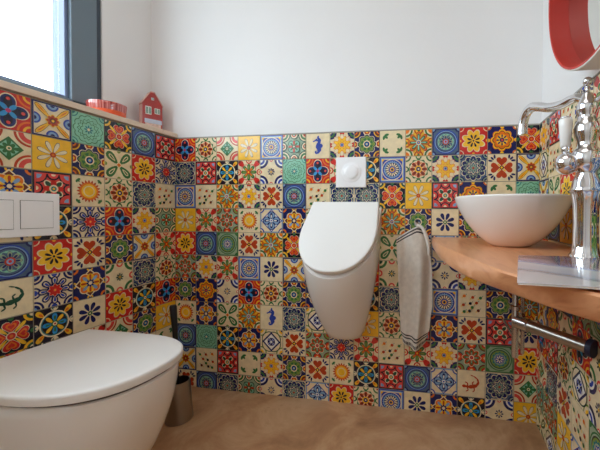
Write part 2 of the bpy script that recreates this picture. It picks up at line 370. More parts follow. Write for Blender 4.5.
m = Motif('cream'); m.drop(4,.62,1.38,.34,'red',Q); m.corner(.24,'brown'); m.side(.28,'red'); m.side(.18,'cream'); m.side(.1,'orange'); m.scab(.55,.24,4,'coral',Q); m.scab(.5,.22,4,'cream',Q); m.drop(8,.05,.72,.2,'green'); m.drop(8,.1,.58,.1,'lime'); m.drop(4,.1,.44,.11,'orange',Q); m.disc(.18,'red'); m.disc(.08,'yellow'); MO['T']=m
m = Motif('cream'); m.corner(.72,'navy'); m.corner(.52,'white'); m.corner(.4,'cobalt'); m.corner(.22,'white'); m.side(.14,'coral'); m.side(.07,'white'); m.drop(8,.1,.32,.07,'navy'); m.disc(.07,'yellow'); MO['U']=m
m = Motif('sea'); m.scab(.86,.1,12,'green'); m.scab(.81,.1,12,'sea'); m.scal(.66,.06,16,'green'); m.scal(.61,.06,16,'sea'); m.scab(.4,.14,8,'green'); m.scab(.35,.13,8,'sea'); m.pet(8,.08,.3,.05,'teal'); m.disc(.09,'cream'); m.corner(.34,'teal'); m.corner(.28,'sea'); m.corner(.16,'teal'); MO['V']=m
m = Motif('cream'); m.heart(4,.5,.42,'rust'); m.drop(4,.12,.5,.16,'rust'); m.drop(4,.05,.42,.07,'yellow',Q); m.disc(.15,'black'); m.disc(.08,'yellow')
for k in range(4):
    t = Q+k*PI/2
    for d in (-.22,0,.22): m.ell(.98*math.cos(t+d), .98*math.sin(t+d), .16, .075, t+d*3, 'navy', 10)
MO['W']=m
m = Motif('cream','navy'); m.side(.34,'cobalt',at=.92); m.side(.24,'sky',at=.92); m.side(.12,'navy',at=.92); m.drop(4,.1,1.25,.2,'brown',Q); m.drop(4,.1,1.22,.16,'yellow',Q); m.drop(4,.5,1.1,.05,'orange',Q); m.scab(.3,.1,8,'yellow'); m.scab(.24,.1,8,'rust'); m.disc(.16,'brown'); m.disc(.08,'yellow'); MO['Y']=m
m = Motif('cream')
for (x, y, c) in ((-.1,0,'black'),(.3,.05,'rust'),(.05,.42,'rust'),(-.15,-.5,'black'),(.42,-.45,'brown'),(-.55,-.1,'rust'),(.55,.4,'green'),(-.5,.5,'orange'),(-.5,-.55,'green'),(.02,-.25,'green')):
    m.ell(x*1.15+.14, y*1.15+.12, .09, .035, .8, 'sage', 8); m.ell(x*1.15-.14, y*1.15-.1, .09, .035, .8, 'yellow', 8); m.disc(.12, c, x*1.15, y*1.15, 12)
MO['Z']=m
m = Motif('cream'); m.corner(.5,'navy'); m.corner(.38,'cream'); m.corner(.3,'navy'); m.corner(.14,'sky'); m.side(.34,'navy'); m.side(.24,'cream'); m.side(.16,'cobalt'); m.drop(8,.2,.86,.26,'navy'); m.drop(8,.34,.78,.14,'cream'); m.drop(8,.4,.72,.09,'cobalt'); m.disc(.44,'navy'); m.scal(.36,.05,8,'cream'); m.scab(.26,.12,8,'red'); m.disc(.1,'coral'); m.disc(.05,'yellow'); MO['X']=m
m = Motif('sage'); m.corner(.5,'brown'); m.corner(.4,'lime'); m.corner(.26,'red'); m.corner(.12,'cream'); m.side(.4,'forest'); m.side(.32,'red'); m.side(.2,'orange'); m.side(.1,'cream'); m.scab(.54,.2,8,'cream'); m.scab(.49,.2,8,'rust'); m.drop(8,.1,.58,.12,'green'); m.drop(8,.14,.44,.06,'sage'); m.disc(.2,'cream'); m.disc(.14,'red'); m.disc(.05,'teal'); MO['R']=m
m = Motif('cream'); m.polar(lambda t: .68+.09*math.cos(20*t),'rust',120); m.disc(.6,'orange'); m.disc(.48,'yellow'); m.disc(.36,'cream'); m.disc(.3,'yellow'); m.sprig('green',.86,.17,.07); MO['SU']=m
m = Motif('cream','sky'); m.dia(.98,'cobalt'); m.dia(.88,'white'); m.scab(.5,.3,4,'navy'); m.scab(.44,.28,4,'sky'); m.drop(4,.1,.66,.15,'navy'); m.drop(4,.15,.5,.09,'navy',Q); m.drop(4,.2,.5,.07,'white'); m.disc(.14,'white'); m.disc(.07,'cobalt'); m.corner(.36,'cobalt'); m.corner(.26,'cream'); m.corner(.14,'navy'); MO['CC']=m
m = Motif('navy'); m.corner(.3,'orange'); m.corner(.16,'navy'); m.side(.2,'yellow'); m.side(.1,'navy'); m.dia(.96,'cream'); m.dia(.86,'brown'); m.scab(.46,.36,4,'cream',Q); m.scab(.42,.34,4,'orange',Q); m.scab(.34,.3,4,'yellow'); m.drop(4,.1,.64,.14,'sky',Q); m.drop(4,.15,.6,.1,'rust',0); m.scab(.18,.1,8,'navy'); m.disc(.12,'cream'); MO['DD']=m
m = Motif('cream'); m.drop(8,.16,.74,.19,'navy',PI/8); m.disc(.15,'green'); m.disc(.06,'cream'); MO['BD']=m
m = Motif('cream'); m.drop(4,.1,1.22,.40,'green',Q); m.drop(4,.38,1.02,.17,'cream',Q); m.drop(4,.5,.95,.08,'green',Q); m.side(.14,'lime'); m.dia(.26,'cream'); m.dia(.16,'orange'); MO['FF']=m
m = Motif('sage','green'); m.corner(.3,'green'); m.disc(.9,'green'); m.disc(.82,'sage'); m.disc(.74,'forest'); m.disc(.66,'lime'); m.scal(.54,.05,12,'teal'); m.disc(.44,'sage'); m.scal(.34,.05,8,'cobalt'); m.drop(8,.05,.3,.06,'cream'); m.disc(.08,'navy'); MO['GG']=m
m = Motif('cream'); m.corner(.62,'green'); m.corner(.42,'cream'); m.corner(.26,'forest'); m.side(.26,'coral'); m.side(.14,'cream'); m.pet(8,.08,.3,.05,'forest'); m.disc(.08,'yellow'); MO['UG']=m
m = Motif('cream'); m.corner(.56,'lime'); m.corner(.46,'cream'); m.corner(.3,'yellow'); m.corner(.14,'navy'); m.scab(.86,.1,4,'forest',Q); m.scab(.78,.1,4,'cream',Q); m.dia(.84,'navy'); m.dia(.66,'white'); m.poly([(-.34,-.34),(.34,-.34),(.34,.34),(-.34,.34)],'navy'); m.drop(4,.04,.46,.13,'white',Q); m.drop(4,.04,.4,.08,'cobalt',Q); m.disc(.1,'white'); MO['EE']=m
def blob(m, pts, wd, c):
    n = len(pts)
    for i in range(n-1):
        (x0,y0),(x1,y1) = pts[i],pts[i+1]; L = math.hypot(x1-x0,y1-y0)/2
        m.ell((x0+x1)/2,(y0+y1)/2, L+wd[i]*.6, wd[i], math.atan2(y1-y0,x1-x0), c, 12)
m = Motif('cream'); blob(m, [(-.42,.36),(-.2,.46),(.02,.56),(.16,.4),(.06,.2),(-.02,.02),(.1,-.18),(.12,-.4),(0,-.58),(-.18,-.6),(-.22,-.46),(-.1,-.42)], [.06,.1,.17,.13,.15,.22,.19,.11,.08,.06,.05], 'cobalt'); blob(m,[(.2,.12),(.38,.0),(.26,-.14)],[.1,.08],'cobalt'); blob(m,[(.0,.62),(.04,.8)],[.08],'cobalt'); m.disc(.035,'cream',-.02,.56,8); MO['S']=m
def gecko(c):
    m = Motif('cream')
    blob(m, [(-.62,-.2),(-.42,-.22),(-.15,-.25),(.15,-.2),(.4,-.1),(.55,.15),(.45,.42),(.2,.6),(-.05,.68)], [.12,.1,.15,.14,.1,.07,.055,.04], c)
    for a in ([(-.3,-.22),(-.22,-.5),(-.38,-.6)],[(-.25,-.2),(-.28,.05),(-.45,.12)],[(.2,-.2),(.25,-.48),(.12,-.6)],[(.15,-.15),(.08,.1),(.2,.2)]): blob(m, a, [.05,.045], c)
    return m
MO['GR']=gecko('rust'); MO['GN']=gecko('forest')

BACK = ['A B C D E F S G H I J K L M N',
        'O P Q T U V A T Q E B G O W Y',
        'E Z J G W K Z O O N D P M I V',
        'D T R SU CC DD B DD L J H BD H J U',
        'L K GG W J N C E F FF X CC R A D',
        'R G T E BD Y M R L UG W U G K H',
        'H M U A B H DD BD Q O SU E Z H J',
        'SU DD FF J S O EE SU D B P DD W P BD',
        'K V Q DD EE W R X T Z T G R GG L',
        'Y Z P I G H W SU Q P K CC GR O C',
        'W K O F U O CC L B E BD DD Q U D']
BACK = [r.split() for r in BACK]
LEFT = ['P K N V Y A', 'AX L FF H D C', 'Z O B SU P DD', 'F G A X Q W', 'T Y H W L K', 'B O UG DD X GN', 'A Q L BD Q N', 'D H C T Z N']
LEFT = [r.replace('AX', 'X').split() for r in LEFT]
RIGHT = {(0,0):'G',(0,1):'P',(0,2):'Z',(0,3):'X',(1,0):'EE',(1,1):'Z',(1,2):'SU',(1,3):'I',(2,0):'Y',(2,1):'FF',(2,2):'L',(2,3):'J',
         (3,3):'I',(6,0):'Y',(6,1):'M',(6,2):'UG',(6,3):'A',(7,0):'A',(7,1):'P',(7,2):'B',(7,3):'EE',(8,0):'C',(8,1):'O',(8,2):'W',(8,3):'Z',
         (9,0):'F',(9,1):'R',(9,2):'D',(9,3):'CC',(10,0):'FF',(10,1):'EE',(10,2):'Z',(10,3):'U'}
rnd = random.Random(5)
KEYS = [k for k in MO if k not in ('S','GR','GN')]
def tile_wall(name, ncol, org, right, nrm, lookup, parent, umax=None, jitter=.00012):
    verts, faces, mids = [], [], []
    org, right, nrm = Vector(org), Vector(right), Vector(nrm)
    hs = T/2-.0013; rj = random.Random(11)
    def put(u, v, h): verts.append(tuple(org+right*u+Vector((0,0,v))+nrm*h))
    for j in range(11):
        for i in range(ncol):
            key = lookup(i, j) or rnd.choice(KEYS)
            mo = MO[key]
            uc, vc = (i+.5)*T+rj.uniform(-.0004,.0004), ZT-(j+.5)*T+rj.uniform(-.0004,.0004)
            tx, ty = rj.uniform(-.003,.003), rj.uniform(-.003,.003)
            ulim = umax if umax else 1e9
            flip = rj.choice((1, 1, -1)) if key in ('Z',) else 1
            for li, (mi, pts) in enumerate(mo.f):
                h = -.0003+.00008*li
                b = len(verts)
                sc = hs if li == 0 else hs*.985
                P2 = [(min(uc+x*sc*flip, ulim-.0004), max(vc+y*sc, .0006)) for x, y in pts]
                for (u, v) in P2: put(u, v, h+tx*(u-uc)+ty*(v-vc))
                n = len(P2); faces.append(list(range(b, b+n)) if flip > 0 else list(range(b+n-1, b-1, -1))); mids.append(mi)
                if li == 0:       # the tile's sides
                    for (u, v) in P2: put(u, v, -.006)
                    for k in range(n):
                        faces.append([b+k, b+n+k, b+n+(k+1) % n, b+(k+1) % n]); mids.append(mi)
    me = bpy.data.meshes.new(name); me.from_pydata(verts, [], faces)
    for mm in M_glaze: me.materials.append(mm)
    me.polygons.foreach_set('material_index', mids); me.update()
    o = bpy.data.objects.new(name, me); C.objects.link(o); o.parent = parent
    return o
NL = 19
tile_wall('tile_cladding', 15, (0,0,0), (1,0,0), (0,-1,0), lambda i, j: BACK[j][i], wall_back, umax=W)
tile_wall('tile_cladding', NL, (0,-NL*T,0), (0,1,0), (1,0,0), lambda i, j: (LEFT[j][NL-1-i] if j < 8 and NL-1-i < 6 else None), wall_left)
tile_wall('tile_cladding', NL, (W,0,0), (0,-1,0), (-1,0,0), lambda i, j: RIGHT.get((j, i)), wall_right)
bm = bmesh.new(); box(bm, .002, W-.002, .0012, .0098, .0005, ZT); structure('grout', bm, M_grout, parent=wall_back)
bm = bmesh.new(); box(bm, -.0098, -.0012, YF, .009, .0005, ZT+.003); structure('grout', bm, M_grout, parent=wall_left)
bm = bmesh.new(); box(bm, W+.0012, W+.0098, YF, .0005, .0005, ZT); structure('grout', bm, M_grout, parent=wall_right)

# ------------------------------------------------------------------ wall-hung toilet
def dshape(x0, x1, hw, z, n=28, cy=-.608, e=2.45, rear=.0, slope=0.):
    # straight rear edge at x0, rounded nose at x1
    xs = x0+(x1-x0)*.46; pts = [(x0, cy-hw*(1-rear), z), (x0+.0001+(xs-x0)*.5, cy-hw*(1-rear*.3), z)]
    for k in range(n+1):
        t = -PI/2+PI*k/n; c, s = math.cos(t), math.sin(t)
        pts.append((xs+(x1-xs)*abs(c)**(2/e), cy+hw*math.copysign(abs(s)**(2/e), s), z+slope*0))
    pts += [(x0+.0001+(xs-x0)*.5, cy+hw*(1-rear*.3), z), (x0, cy+hw*(1-rear), z)]
    return pts
t = thing('toilet', 'white wall-hung toilet with closed rounded lid at the lower left', 'toilet', (0.001, 0, 0))
bm = bmesh.new()
secs = []
for k in range(15):
    s = k/14; z = .385-.30*s
    x1 = .508-.110*s**1.7; hw = .167-.050*s**1.8
    secs.append(dshape(0.001, x1, hw, z))
secs.insert(0, dshape(0.001, .503, .163, .389))
secs.append(dshape(0.001, .35, .09, .077))
loft(bm, secs); sharp(link_mesh('bowl', bm, M_ceramic, t, smooth=True), .9)
bm = bmesh.new(); loft(bm, [dshape(.09, .500, .160, .3895), dshape(.09, .500, .160, .3960)]); link_mesh('seat_gap_shade', bm, M_shadowgap, t)  # grey slab painting the shade between lid and bowl
bm = bmesh.new()
loft(bm, [dshape(.085, .508, .168, .3965), dshape(.082, .512, .1715, .3985), dshape(.082, .5135, .173, .412), dshape(.082, .513, .1725, .4165), dshape(.084, .5105, .170, .4190), dshape(.088, .506, .166, .4200), dshape(.10, .49, .150, .4204)])
sharp(link_mesh('lid', bm, M_lid, t, smooth=True), .9)
bm = bmesh.new(); box(bm, .03, .088, -.70, -.525, .389, .408)
link_mesh('hinge', bm, M_chrome, t, bevel=.006, smooth=False)

# flush plates
def plate_left():
    t = thing('flush_plate', 'white rectangular flush plate with two buttons above the toilet', 'flush plate', (.0006, -.5765, .784))
    bm = bmesh.new(); box(bm, 0, .011, -.1135, .1135, -.064, .064); link_mesh('plate', bm, M_plastic, t, bevel=.0025)
    for (a, b) in ((-.088, -.0), (.0165, .094)):
        bm = bmesh.new(); box(bm, .0112, .0118, a-.0012, b+.0012, -.0412, .0412); link_mesh('button_gap_shade', bm, M_shadowgap, t)  # thin dark sheet painting the shade line round the button
        bm = bmesh.new(); box(bm, .0113, .0135, a, b, -.040, .040); link_mesh('button', bm, M_plastic, t, bevel=.001)
plate_left()
t = thing('urinal_flush_plate', 'square white flush plate with round push button above the urinal', 'flush plate', (.8285, -.0006, .9595))
bm = bmesh.new(); box(bm, -.0635, .0635, -.012, 0, -.062, .062); link_mesh('plate', bm, M_plastic, t, bevel=.0025)
bm = bmesh.new(); lathe(bm, [(.041,0),(.041,.0010),(.039,.0018)], 40)
bmesh.ops.rotate(bm, verts=bm.verts, matrix=Matrix.Rotation(PI/2,3,'X')); bmesh.ops.translate(bm, verts=bm.verts, vec=(.002,-.0121,0))
sharp(link_mesh('button_ring', bm, M_plastic, t, smooth=True))
bm = bmesh.new(); lathe(bm, [(.0285,0),(.0285,.0015),(.027,.0028),(.015,.0032),(.001,.0034)], 40)
bmesh.ops.rotate(bm, verts=bm.verts, matrix=Matrix.Rotation(PI/2,3,'X')); bmesh.ops.translate(bm, verts=bm.verts, vec=(.002,-.0142,0))
sharp(link_mesh('push_button', bm, M_plastic, t, smooth=True))

# ------------------------------------------------------------------ urinal
UCX = .812
def usec(hw, yb, zb, yf, zf, n=28, e=2.2, st=.42, nar=0.):
    # D section lying in the tilted plane through the back edge (yb,zb) and the front tip (yf,zf)
    out = []; pts = [(-hw*(1-nar), 0), (-hw*(1-nar*.45), st*.5)]
    for k in range(n+1):
        a = -PI/2+PI*k/n; c, s = math.cos(a), math.sin(a)
        pts.append((hw*math.copysign(abs(s)**(2/e), s), st+(1-st)*abs(c)**(2/e)))
    pts += [(hw*(1-nar*.45), st*.5), (hw*(1-nar), 0)]
    for u, v in pts: out.append((UCX+u, yb+(yf-yb)*v, zb+(zf-zb)*v))
    return out
t = thing('urinal', 'white wall-mounted urinal with sloping closed lid', 'urinal', (0, -.0008, 0))
bm = bmesh.new(); secs = []
for k in range(15):
    s = k/14
    secs.append(usec(.143-.073*s**2.2, 0, .815-.512*s, -(.232-.155*s**1.2), .566-.268*s, e=2.2+.1*s))
secs.append(usec(.050, 0, .294, -.060, .291))
loft(bm, secs); sharp(link_mesh('bowl', bm, M_ceramic, t, smooth=True), .9)
bm = bmesh.new()
nz = Vector((0, .585-.83, -.235)); nz = Vector((0, -.72, .69)).normalized()
def off(sec, d): return [(p[0], p[1]+nz.y*d if True else 0, p[2]+nz.z*d) for p in sec]
base = lambda g: usec(.1475-g, -.020-g*.7, .829-g*.7, -.236+g*.7, .583+g*.7, nar=.075)
loft(bm, [off(base(.004), -.006), off(base(.001), -.003), off(base(0), .012), off(base(.002), .0150), off(base(.008), .016)])
sharp(link_mesh('lid', bm, M_lid, t, smooth=True), .9)

# ------------------------------------------------------------------ toilet brush
t = thing('toilet_brush', 'black-handled toilet brush in a steel holder behind the toilet', 'toilet brush', (.207, -.212, .0005))
bm = bmesh.new(); lathe(bm, [(.046,0),(.047,.003),(.039,.13),(.037,.15),(.035,.15),(.035,.13),(.041,.01)], 40, cap1=True)
sharp(link_mesh('holder', bm, M_steel, t, smooth=True))
bm = bmesh.new(); tube(bm, [(-.004,0,.03),(-.010,0,.20),(-.016,0,.33),(-.024,0,.43),(-.0245,0,.437)], [.006,.007,.009,.0125,.010], 16)
sharp(link_mesh('handle', bm, M_black, t, smooth=True))

# ------------------------------------------------------------------ wooden corner shelf
bot = [(1.160,-.001),(1.166,-.10),(1.173,-.20),(1.187,-.353),(1.226,-.549),(1.262,-.650),(1.300,-.730),(1.345,-.815),(1.40,-.895),(1.47,-.965),(1.5505,-1.01)]
top = [(1.160,-.001),(1.164,-.10),(1.170,-.20),(1.186,-.340),(1.225,-.505),(1.258,-.650),(1.290,-.755),(1.345,-.850),(1.41,-.925),(1.48,-.985),(1.5505,-1.03)]
def dens(pl):
    return [tuple(v)[:2] for v in smooth_path([(x,y,0) for x,y in pl], 6)]
bm = bmesh.new(); dt, db = dens(top), dens(bot); rj = random.Random(4)
mid = [((a[0]+b[0])/2-.004+.003*math.sin(i*.7)+rj.uniform(-.0012,.0012), (a[1]+b[1])/2) for i, (a, b) in enumerate(zip(dt, db))]
def sec2(pl, z, ins=0): return [(x+ins, y+ins*.3 if i else y, z) for i, (x, y) in enumerate(pl)]+[(1.5505, -.001, z)]
loft(bm, [sec2(db, .660, .003), sec2(db, .663), sec2(mid, .68), sec2(dt, .6965), sec2(dt, .700, .003)])
sharp(link_mesh('shelf', bm, M_wood, smooth=True), .8)
tag(bpy.data.objects['shelf'], 'live-edge wooden corner shelf carrying the round white basin', 'shelf')

# ------------------------------------------------------------------ basin
BX, BY, BR = 1.388, -.300, .160
t = thing('vessel_basin', 'round white ceramic vessel basin standing on the wooden shelf', 'basin', (BX, BY, .7005))
bm = bmesh.new(); prof = []; fb = lambda u: 1-max(0, 1-u*u)**.8
for k in range(19):
    r_ = .052+(BR-.052)*math.sin(k/18*PI/2); prof.append((r_, .139*(fb(r_/BR)-fb(.052/BR))/(1-fb(.052/BR))))
prof = [(.050, 0)]+prof+[(BR-.001,.1412),(BR-.003,.142),(BR-.006,.1405)]
for k in range(18, -1, -1):
    a = k/18*PI/2; u = math.sin(k/18*PI/2); prof.append((max(.001, (BR-.0065)*u), .010+.130*fb(u)))
lathe(bm, prof, 64); link_mesh('bowl', bm, M_ceramic, t, smooth=True)
bm = bmesh.new(); lathe(bm, [(.020,.0112),(.022,.0140),(.018,.018),(.001,.019)], 32); link_mesh('drain_cap', bm, M_chrome, t, smooth=True)

# ------------------------------------------------------------------ faucet
FX, FY = 1.492, -.530
t = thing('faucet', 'tall ornate chrome faucet with curved spout behind the basin', 'faucet', (FX, FY, .7005))
bm = bmesh.new()
lathe(bm, [(.031,0),(.031,.004),(.027,.008),(.0245,.03),(.0235,.07),(.0245,.11),(.028,.134),(.030,.140)], 48, flute=12, famp=.03)
sharp(link_mesh('column', bm, M_chrome, t, smooth=True), 1.2)
bm = bmesh.new()
lathe(bm, [(.031,.1405),(.032,.144),(.029,.150),(.026,.165),(.020,.178),(.020,.184),(.027,.192),(.031,.205),(.030,.222),(.024,.232),(.019,.236),(.0195,.250),(.024,.262),(.025,.278),(.020,.292),(.0165,.297),(.0165,.305),(.020,.312),(.0205,.325),(.016,.336),(.012,.342),(.010,.350)], 40)
sharp(link_mesh('body', bm, M_chrome, t, smooth=True), 1.2)
bm = bmesh.new(); sphere(bm, (0,0,.377), .0095); lathe(bm, [(.004,.349),(.0045,.369)], 16); link_mesh('finial', bm, M_chrome, t, smooth=True)
# spout
dx, dy = -.406, .914
def sp(r, z): return (dx*r, dy*r, z)
bm = bmesh.new(); pts = smooth_path([sp(.0,.338),sp(.03,.352),sp(.07,.350),sp(.11,.356),sp(.15,.371),sp(.175,.375),sp(.194,.364),sp(.204,.345),sp(.207,.326)], 6)
n = len(pts); tube(bm, pts, [.0092+.0035*min(1, i/n*1.6) for i in range(n)], 20)
tube(bm, [sp(.207,.330), sp(.2075,.311)], [.0138,.0138], 20)
sharp(link_mesh('spout', bm, M_chrome, t, smooth=True))
bm = bmesh.new(); tube(bm, smooth_path([(.0,0,.326),(.014,-.010,.332),(.028,-.02,.342)],5), .0055, 14); sphere(bm, (.030,-.021,.344), .008, 16)
link_mesh('diverter_lever', bm, M_chrome, t, smooth=True)
# lever ball with white handle
bm = bmesh.new(); tube(bm, [(0,0,.205),(-.034,.006,.205)], .012, 20); sphere(bm, (-.037,.006,.203), .0245, 28)
link_mesh('lever_joint', bm, M_chrome, t, smooth=True)
bm = bmesh.new(); lathe(bm, [(.006,.226),(.009,.230),(.008,.234),(.0095,.238)], 24, cx=-.040, cy=.006)
link_mesh('lever_collar', bm, M_chrome, t, smooth=True); bm = bmesh.new(); lathe(bm, [(.0125,.3005),(.011,.304),(.006,.306),(.001,.307)], 24, cx=-.040, cy=.006)
link_mesh('handle_cap', bm, M_chrome, t, smooth=True)
bm = bmesh.new(); lathe(bm, [(.0095,.2385),(.0105,.242),(.0135,.285),(.0142,.297),(.0125,.3)], 28, cx=-.040, cy=.006)
link_mesh('lever_handle', bm, M_ceramic, t, smooth=True)['label'] = 'white ceramic lever handle'

# ------------------------------------------------------------------ magazine
def page_mat():
    m = mat('magazine_cover', (180,180,205), .12, coat=.6)
    nt = m.node_tree; b = nt.nodes['Principled BSDF']; tc = nt.nodes['Texture Coordinate']
    sx = nt.nodes.new('ShaderNodeSeparateXYZ'); n = nt.nodes.new('ShaderNodeTexNoise'); n.inputs['Scale'].default_value = 7; n.inputs['Detail'].default_value = 2
    nt.links.new(tc.outputs['Object'], sx.inputs[0]); nt.links.new(tc.outputs['Object'], n.inputs['Vector'])
    def mth(op, a, b_, c=None):
        q = nt.nodes.new('ShaderNodeMath'); q.operation = op
        for i, v in enumerate((a, b_, c)):
            if v is None: continue
            if isinstance(v, (int, float)): q.inputs[i].default_value = v
            else: nt.links.new(v, q.inputs[i])
        return q.outputs[0]
    t1 = mth('MULTIPLY_ADD', sx.outputs[1], -3.4, 0.02)
    t2 = mth('MULTIPLY_ADD', sx.outputs[0], -2.2, t1)
    t3 = mth('MULTIPLY_ADD', n.outputs['Fac'], .34, t2)
    r = nt.nodes.new('ShaderNodeValToRGB')
    for i, (p, c) in enumerate([(.0,(120,112,128)),(.18,(168,148,164)),(.30,(118,112,126)),(.42,(176,158,172)),(.50,(140,156,212)),(.58,(226,234,246)),(.74,(206,214,228)),(.80,(150,158,180)),(.86,(214,214,220))]):
        e = r.color_ramp.elements[i] if i < 2 else r.color_ramp.elements.new(p)
        e.position = p; e.color = (*lin(c), 1)
    nt.links.new(t3, r.inputs['Fac']); nt.links.new(r.outputs['Color'], b.inputs['Base Color'])
    return m
M_page = page_mat(); M_paper = mat('paper_block', (232, 230, 226), .8, bump=.2, bscale=400)
t = thing('magazine', 'glossy magazine lying on the shelf in front of the faucet', 'magazine', (1.349, -.558, .7012), -.235)
def mag(bm, z0, z1, g=0, curl=0):
    nx, ny = 10, 6; wx, ly = .21-2*g, .30-2*g
    G = [[[bm.verts.new((g+wx*i/nx, -g-ly*j/ny, z+.004*math.sin(PI*i/nx)*curl)) for i in range(nx+1)] for j in range(ny+1)] for z in (z0, z1)]
    for j in range(ny):
        for i in range(nx):
            a, b_ = G[0], G[1]
            bm.faces.new((b_[j][i], b_[j][i+1], b_[j+1][i+1], b_[j+1][i])); bm.faces.new((a[j][i], a[j+1][i], a[j+1][i+1], a[j][i+1]))
    for j in range(ny):
        for i in (0, nx): bm.faces.new((G[0][j][i], G[0][j+1][i], G[1][j+1][i], G[1][j][i]))
    for i in range(nx):
        for j in (0, ny): bm.faces.new((G[0][j][i], G[0][j][i+1], G[1][j][i+1], G[1][j][i]))
bm = bmesh.new(); mag(bm, .0005, .0027, .001, .6); link_mesh('pages', bm, M_paper, t)
bm = bmesh.new(); mag(bm, .0029, .0034, 0, .6); link_mesh('cover', bm, M_page, t, smooth=False)

# ------------------------------------------------------------------ drain pipework
t = thing('basin_trap', 'chrome drain trap and waste pipe under the wooden shelf', 'drain pipe', (1.402, -.306, .377))
bm = bmesh.new(); lathe(bm, [(.0085,0),(.0095,.002),(.0095,.135),(.0085,.138),(.0085,.2825)], 24); sharp(link_mesh('tailpiece', bm, M_satin, t, smooth=True))
bm = bmesh.new(); lathe(bm, [(.0095,.138),(.016,.140),(.016,.150),(.0095,.152)], 24); sharp(link_mesh('slip_nut', bm, M_satin, t, smooth=True))
hx, hy = .1495, -0.1760; hz = 0.1010; z0 = 0.1050
bm = bmesh.new(); tube(bm, [(.004,-.004,z0),(hx-.012,hy*(hx-.012)/hx,hz)], .0155, 24); sharp(link_mesh('waste_pipe', bm, M_steel, t, smooth=True))
bm = bmesh.new(); dn = Vector((hx,hy,hz-z0)).normalized(); c0 = Vector((0,0,z0)); tube(bm, [c0, c0+dn*.002, c0+dn*.042, c0+dn*.045], [.016,.0185,.0185,.0158], 24); sharp(link_mesh('compression_nut', bm, M_satin, t, smooth=True))
bm = bmesh.new(); c1 = Vector((hx,hy,hz)); tube(bm, [c1-dn*.030, c1-dn*.017], [.021,.021], 24); sharp(link_mesh('wall_seal', bm, M_blue, t, smooth=True))['label'] = 'dark blue pipe seal at the wall'
t = thing('supply_pipe', 'slim vertical chrome supply pipe beside the drain trap', 'pipe', (1.428, -.285, .38))
bm = bmesh.new(); lathe(bm, [(.005,0),(.0055,.002),(.0055,.2795)], 18); sharp(link_mesh('pipe', bm, M_satin, t, smooth=True))
bm = bmesh.new(); tube(bm, [(0,.004,.01),(0,.15,.01),(0,.2845,.01)], .005, 14); sharp(link_mesh('wall_branch', bm, M_satin, t, smooth=True))
bm = bmesh.new(); lathe(bm, [(.0055,.10),(.0095,.102),(.0095,.122),(.0055,.124)], 6); sharp(link_mesh('hex_nut', bm, M_chrome, t))

# ------------------------------------------------------------------ towel and hook
t = thing('towel_hook', 'small blue and chrome wall hook holding the grey towel', 'hook', (1.099, -.0006, .752))
bm = bmesh.new(); tube(bm, [(0,0,0),(0,-.004,0)], [.012,.011], 20); tube(bm, smooth_path([(0,-.004,0),(0,-.022,-.008),(0,-.034,-.004),(0,-.038,.010)],5), .0035, 12)
sharp(link_mesh('hook_arm', bm, M_chrome, t, smooth=True))
bm = bmesh.new(); sphere(bm, (0,-.038,.012), .0065, 16); link_mesh('knob', bm, M_blue, t, smooth=True)

# towel: front cloth sheet gathered at the hook, folds running down
zt = .722
rows = [(0.0,-.060,.042,.725,.745,.716),(.0,0,0,0,0,0)]
def towel_edges(v):   # v 0 top .. 1 bottom : left x, right x, z offset
    ctrl = [(0,1.019,1.128),(.12,1.021,1.150),(.35,1.027,1.160),(.6,1.032,1.162),(.85,1.037,1.152),(1,1.046,1.136)]
    for (a,l0,r0),(b,l1,r1) in zip(ctrl, ctrl[1:]):
        if v <= b:
            s = (v-a)/(b-a); s = s*s*(3-2*s); return l0+(l1-l0)*s, r0+(r1-r0)*s
    return ctrl[-1][1:]
bm = bmesh.new(); NU, NV = 48, 80; G = []
def towel_pt(u, v, depth):
    l, r = towel_edges(v)
    x = l+(r-l)*u
    ztop = .742-.048*abs((1.099-x)/.08)**1.15 if x < 1.099 else .742-.030*((x-1.099)/.05)**2
    zbot = .288-.026*math.sin(PI*min(1, max(0, u)))**.8
    z = ztop+(zbot-ztop)*v
    amp = .0065*(.5+.8*v)
    y = -.020-.020*math.exp(-((u-.55)/.2)**2)-amp*math.sin(u*PI*3.3+.6+.6*v)-.0035*math.sin(u*17+v*5)
    return x, y-depth, z
front = [[bm.verts.new(towel_pt(i/NU, j/NV, .006)) for i in range(NU+1)] for j in range(NV+1)]
back = [[bm.verts.new(towel_pt(i/NU, j/NV, 0)) for i in range(NU+1)] for j in range(NV+1)]
def band(v, u):
    if v < .018: return 2
    if v < .030: return 1
    if v < .042: return 0 if int(u*60) % 2 else 2
    if v < .056: return 1
    if .905 < v < .918: return 1
    if .925 < v < .938: return 1 
    if .938 <= v < .955: return 2
    if .965 < v < .985: return 1 if int(u*48) % 3 else 2
    if v > .985: return 2
    return 0
for j in range(NV):
    for i in range(NU):
        mi = band((j+.5)/NV, (i+.5)/NU)
        bm.faces.new((front[j][i], front[j+1][i], front[j+1][i+1], front[j][i+1])).material_index = mi
        bm.faces.new((back[j][i], back[j][i+1], back[j+1][i+1], back[j+1][i])).material_index = mi
for j in range(NV):
    for i in (0, NU): bm.faces.new((front[j][i], front[j+1][i], back[j+1][i], back[j][i]))
for i in range(NU):
    for j in (0, NV): bm.faces.new((front[j][i], front[j][i+1], back[j][i+1], back[j][i]))
tw = link_mesh('towel', bm, [M_linen, M_linendk, M_linenwh], smooth=True)
tag(tw, 'grey-beige linen towel with dark striped ends hanging on the back wall', 'towel')
bm = bmesh.new(); tube(bm, smooth_path([(1.100,-.036,.748),(1.120,-.040,.738),(1.138,-.042,.700),(1.146,-.041,.660),(1.147,-.040,.632)],6), [.006]*9+[.007]*8+[.0055]*8, 10)
fr = link_mesh('fringe', bm, M_linenwh, tw, smooth=True); fr['label'] = 'twisted white fringed edge'

